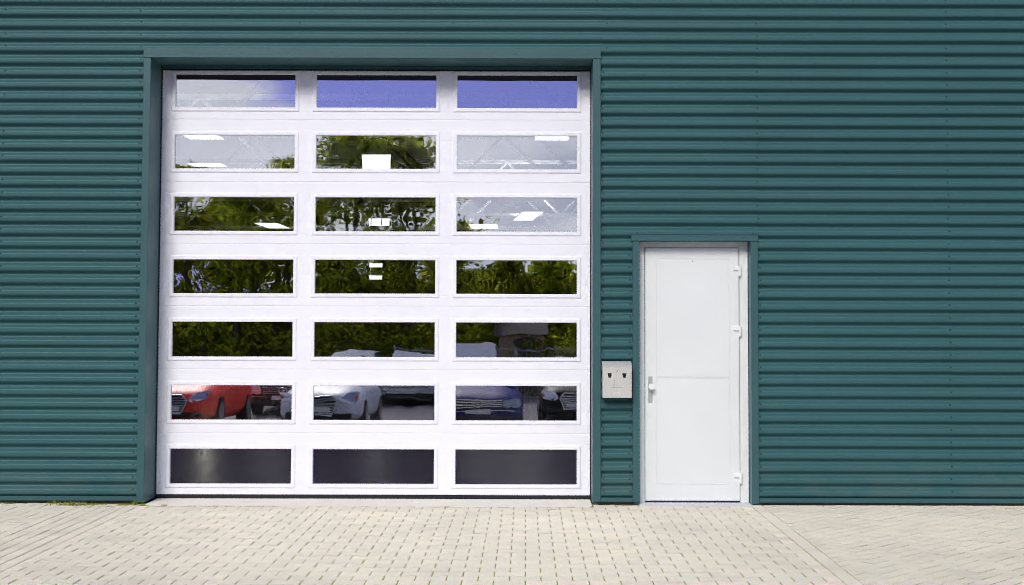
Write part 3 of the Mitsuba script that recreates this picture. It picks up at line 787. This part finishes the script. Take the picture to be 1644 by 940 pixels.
        for sx in (-1, 1):
            h = put(f'{k}__headlight', cat([cyl((sx * 0.60, -0.01, 0.60), (sx * 0.12, 1, 0.1), 0.088, 0.10, 24), cyl((sx * 0.755, -0.075, 0.615), (sx * 0.25, 1, 0.1), 0.105, 0.10, 24)]), 'headlamp', 40, **M)
        put(f'{k}__bumper_trim', cbox(-w * 0.85, w * 0.85, -0.05, 0.02, 0.445, 0.465, 0.005), 'chrome', **M)
    put(f'{k}__number_plate', cbox(-0.26, 0.26, 0.030, 0.040, 0.385, 0.485, 0.004), 'plate_white', **M)
    return k


car(-7.35, -14.2, 'paint_red', 'red car with a hexagonal chrome grille reflected in the sixth left pane', 'hex')
car(-4.20, -14.0, 'paint_silver', 'silver grey car with a tall slatted grille reflected in the sixth middle pane', 'hex')
car(-0.98, -14.0, 'paint_navy', 'dark blue saloon with round headlamps and ring emblem reflected in the sixth right pane', 'round', 1.42)
car(-6.0, -19.6, 'paint_black', 'black car parked behind the red one in the reflection', 'round')
car(1.2, -18.0, 'paint_black', 'black car parked behind the blue saloon in the reflection', 'hex')
car(-5.0, -23.6, 'paint_white', 'white car with its roof showing low in the fifth middle pane', 'hex')
car(-3.2, -24.2, 'paint_white', 'white car farther back and right of the other white roof', 'round', 1.48)
car(-1.5, -22.0, 'paint_silver', 'tall silver car reflected at the left of the fifth right pane', 'hex', 1.80)
for i, x in enumerate((-8.9, -5.8, -2.6, 0.5)):
    zz = [yard_z(-12.5), yard_z(-17.5)]
    v = np.array([(x - .05, -12.5, zz[0] + .006), (x - .05, -15.0, yard_z(-15) + .006), (x - .05, -17.5, zz[1] + .006), (x + .05, -12.5, zz[0] + .006), (x + .05, -15.0, yard_z(-15) + .006), (x + .05, -17.5, zz[1] + .006)])
    lab(put('parking_line', (v, np.array([(0, 1, 4, 3), (1, 2, 5, 4)])), 'road_paint'), 'white parking bay line on the asphalt', kind='structure')

# trees and bushes beyond the yard
def leaf_mat(key, c0, c1):
    LEAF[key] = (np.array(c0), np.array(c1))
    mat(key, {'type': 'principledthin', 'base_color': {'type': 'mesh_attribute', 'name': 'vertex_color'}, 'roughness': 0.5, 'diff_trans': 1.15, 'spec_trans': 0.0}, False)


LEAF = {}
leaf_mat('leaves_olive', (0.17, 0.20, 0.014), (0.36, 0.39, 0.03))
leaf_mat('leaves_fresh', (0.20, 0.27, 0.016), (0.40, 0.47, 0.03))
leaf_mat('leaves_dark', (0.12, 0.15, 0.014), (0.27, 0.31, 0.028))
mat('bark', princ(mikit.proc(lambda p, n, uv: mi.Color3f(0.13, 0.11, 0.09) * (0.6 + 0.8 * fbm(p.x * 9.0, p.y * 9.0, p.z * 2.0, 3))), 0.9, 0.2))


def leaves(centres, radii, n, size):
    c = np.asarray(centres)
    idx = rng.integers(0, len(c), n)
    u = rng.normal(size=(n, 3))
    u /= np.linalg.norm(u, axis=1, keepdims=True)
    p = c[idx] + u * (np.asarray(radii)[idx] * rng.uniform(0.2, 1, n) ** 0.6)[:, None]
    a = rng.normal(size=(n, 3)); a /= np.linalg.norm(a, axis=1, keepdims=True)
    b = np.cross(a, rng.normal(size=(n, 3))); b /= np.linalg.norm(b, axis=1, keepdims=True)
    s = size * rng.uniform(0.6, 1.3, n)[:, None]
    V = np.stack([p - a * s, p + b * s * 0.42, p + a * s, p - b * s * 0.42], 1).reshape(-1, 3)
    k = np.arange(n)[:, None] * 4
    F_ = np.vstack([k + [0, 1, 2], k + [0, 2, 3]])
    return trimesh.Trimesh(V, F_, process=False)


def tree(x, y, h, r, bsdf, label, n=3600, stems=1, low=0.30, size=0.13, group=None, name='tree'):
    k = numbered(name)
    z0 = yard_z(y) - 0.05
    limbs, tips, rad = [], [], []
    for s in range(stems):
        bx, by = x + R.uniform(-0.3, 0.3) * (stems > 1), y + R.uniform(-0.3, 0.3)
        top = np.array([bx + R.uniform(-0.2, 0.2) * r, by + R.uniform(-0.2, 0.2) * r, z0 + h * 0.9])
        base = np.array([bx, by, z0])
        r0 = 0.022 * h / math.sqrt(stems)
        prev = base
        for q in range(1, 6):
            t = q / 5
            p = base + (top - base) * t + np.array([R.gauss(0, 0.03 * h * 0.4), R.gauss(0, 0.03 * h * 0.4), 0]) * (q < 5)
            limbs.append(bar(prev, p, r0 * (1 - 0.8 * (t - 0.2)), 7, r0 * (1 - 0.8 * t) + 0.008))
            prev = p
            if t > low - 0.1:
                for _ in range(int(9 / stems) + 3):
                    an = R.uniform(0, 2 * math.pi)
                    prof_r = r * math.sin(math.pi * min(1, max(0.12, (t - low * 0.6) / (1.06 - low * 0.6)))) ** 0.7
                    L = prof_r * R.uniform(0.45, 1.0)
                    e = p + np.array([math.cos(an) * L, math.sin(an) * L, R.uniform(-0.1, 0.45) * L])
                    limbs.append(bar(p, e, 0.018 * h * (1 - t * 0.75) * 0.4 + 0.01, 5, 0.008))
                    for g in (0.55, 0.8, 1.0):
                        tips.append(p + (e - p) * g + np.array([R.gauss(0, 0.12), R.gauss(0, 0.12), R.gauss(0, 0.12)]) * r * 0.5)
                        rad.append(r * R.uniform(0.13, 0.26))
    put(f'{k}__trunk', cat(limbs), 'bark', True)
    lv = leaves(tips, rad, n, size)
    c0, c1 = LEAF[bsdf]
    t = rng.uniform(0, 1, n)[:, None]
    col = np.clip((c0 * (1 - t) + c1 * t) * rng.choice([0.25, 0.8, 1.3, 1.9], n)[:, None], 0, 0.68)
    put(f'{k}__crown', lv, bsdf, color=np.repeat(col, 4, 0))
    lab(k, label, 'tree' if name == 'tree' else 'bush', group)


ORD = 'first second third fourth fifth sixth seventh eighth ninth tenth eleventh twelfth thirteenth fourteenth fifteenth sixteenth'.split()
L3 = ['leaves_olive', 'leaves_fresh', 'leaves_dark']
for x, y, h, r, b, st, n, text in [
        (-16.8, -36, 8.8, 2.7, 0, 1, 9500, 'olive green tree second from the left edge of the row beyond the car park'), (-14.3, -34.5, 8.9, 2.6, 1, 2, 11000, 'fresh green two-stemmed tree behind the red car'),
        (-12.2, -35.5, 8.6, 2.5, 0, 1, 11000, 'olive green tree right of the fresh two-stemmed one in the left panes'), (-10.3, -34.2, 7.6, 2.2, 1, 2, 9000, 'fresh green tree at the right end of the left panes'),
        (-8.6, -35.0, 8.8, 2.2, 0, 2, 8000, 'olive green tree just left of the two tallest trees'), (-6.4, -33.2, 9.3, 3.0, 1, 3, 15000, 'tallest tree, fresh green with three stems, left half of the middle panes'),
        (-4.0, -33.8, 9.2, 2.8, 0, 3, 14000, 'tall olive tree with three stems, right half of the middle panes'), (-2.6, -35.5, 6.6, 1.5, 2, 2, 4500, 'slim dark tree between the tall olive tree and the low trees'),
        (-0.9, -37.0, 5.0, 1.7, 0, 2, 5500, 'low olive tree at the left of the fourth right pane'), (1.0, -36.0, 4.9, 1.7, 1, 1, 5500, 'low fresh green tree behind the tan hut'), (2.6, -35.0, 5.3, 1.8, 1, 1, 6500, 'bright green tree at the right end of the fourth right pane'),
        (5.0, -36.0, 6.5, 2.2, 0, 1, 5000, 'olive tree right of the bright green one, outside the panes'), (8.0, -35.0, 6.0, 2.0, 2, 1, 4500, 'dark tree at the right end of the row'), (-20.0, -37, 8.0, 2.6, 2, 1, 5000, 'dark tree at the left end of the row')]:
    tree(x, y, h, r, L3[b], text, n, st, 0.20, 0.10, group='trees beyond the car park')
for i in range(16):
    x = -18 + i * 1.55 + R.uniform(-0.3, 0.3)
    tree(x, -30.5 + R.uniform(-0.9, 0.9), R.uniform(1.9, 2.9), R.uniform(1.0, 1.35), L3[(i % 2)], f'leafy bush in the hedge beyond the car park, {ORD[i]} from the left', 2600, 3, 0.10, 0.09, 'bushes of the hedge beyond the car park', 'bush')
for i in range(11):
    x = -19 + i * 2.2 + R.uniform(-0.3, 0.3)
    tree(x, -40.5 + R.uniform(-0.9, 0.9), (R.uniform(4.0, 4.6) if x > -2.0 else R.uniform(5.0, 5.6) if x > -8.0 else R.uniform(8.0, 8.8)), R.uniform(1.9, 2.2), L3[(i % 3)], f'tall shrub behind the tree row, {ORD[i]} from the left', 7500, 3, 0.10, 0.12, 'tall shrubs behind the tree row', 'shrub')

for i in range(14):
    x = -21 + i * 1.9 + R.uniform(-0.3, 0.3)
    tree(x, -44.0 + R.uniform(-0.6, 0.6), R.uniform(3.6, 4.2), R.uniform(1.6, 1.9), L3[(i % 3)], f'low thicket bush at the very back, {ORD[i]} from the left', 4000, 4, 0.08, 0.14, 'thicket bushes at the back', 'thicket')

# low bar fence and a tan hut at the edge of the car park
fk = 'bar_fence'
lab(fk, 'low grey metal bar fence along the far edge of the car park', 'fence')
mat('fence_grey', princ((0.30, 0.31, 0.31), 0.5, 0.5, 0.4))
fy = -28.6
fz = yard_z(fy)
for i in range(9):
    x = -4.0 + i * 1.25
    put(f'{fk}__post', cbox(x - 0.03, x + 0.03, fy - 0.03, fy + 0.03, fz - 0.1, fz + 1.62, 0.004), 'fence_grey')
    if i < 8:
        put(f'{fk}__panel', cat([cbox(x + 0.03, x + 1.22, fy - 0.012, fy + 0.012, fz + q, fz + q + 0.03, 0.002) for q in (0.1, 0.8, 1.5)] + [bar((x + 0.1 + 0.1 * q, fy, fz + 0.05), (x + 0.1 + 0.1 * q, fy, fz + 1.6), 0.008, 4) for q in range(12)]), 'fence_grey')
mat('hut_tan', princ((0.27, 0.20, 0.12), 0.8, 0.2))
mat('hut_roof', princ((0.06, 0.05, 0.05), 0.8, 0.2))
hz = yard_z(-30.3)
put('hut__wall', cbox(-0.9, 0.6, -32.0, -30.0, hz - 0.05, hz + 2.0, 0.01), 'hut_tan')
put('hut__roof', hull([(x, y, z) for x in (-1.05, 0.75) for y, z in ((-32.2, hz + 2.002), (-29.85, hz + 2.002), (-31.0, hz + 2.45))]), 'hut_roof')
put('hut__door', cbox(-0.3, 0.3, -29.998, -29.97, hz, hz + 1.85, 0.004), 'hut_roof')
lab('hut', 'tan wooden hut behind the fence, reflected in the fifth right pane', 'hut')
mat('sign_orange', princ((0.72, 0.17, 0.03), 0.5, 0.4))
sz = yard_z(-19)
put('road_sign__post', bar((1.95, -20.5, sz - 0.1), (1.95, -20.5, sz + 2.35), 0.03, 10), 'fence_grey', True)
put('road_sign__board', cbox(1.70, 2.20, -20.46, -20.43, sz + 1.45, sz + 2.3, 0.005), 'sign_orange')
lab('road_sign', 'plain orange sign board on a post at the right of the car park', 'sign')
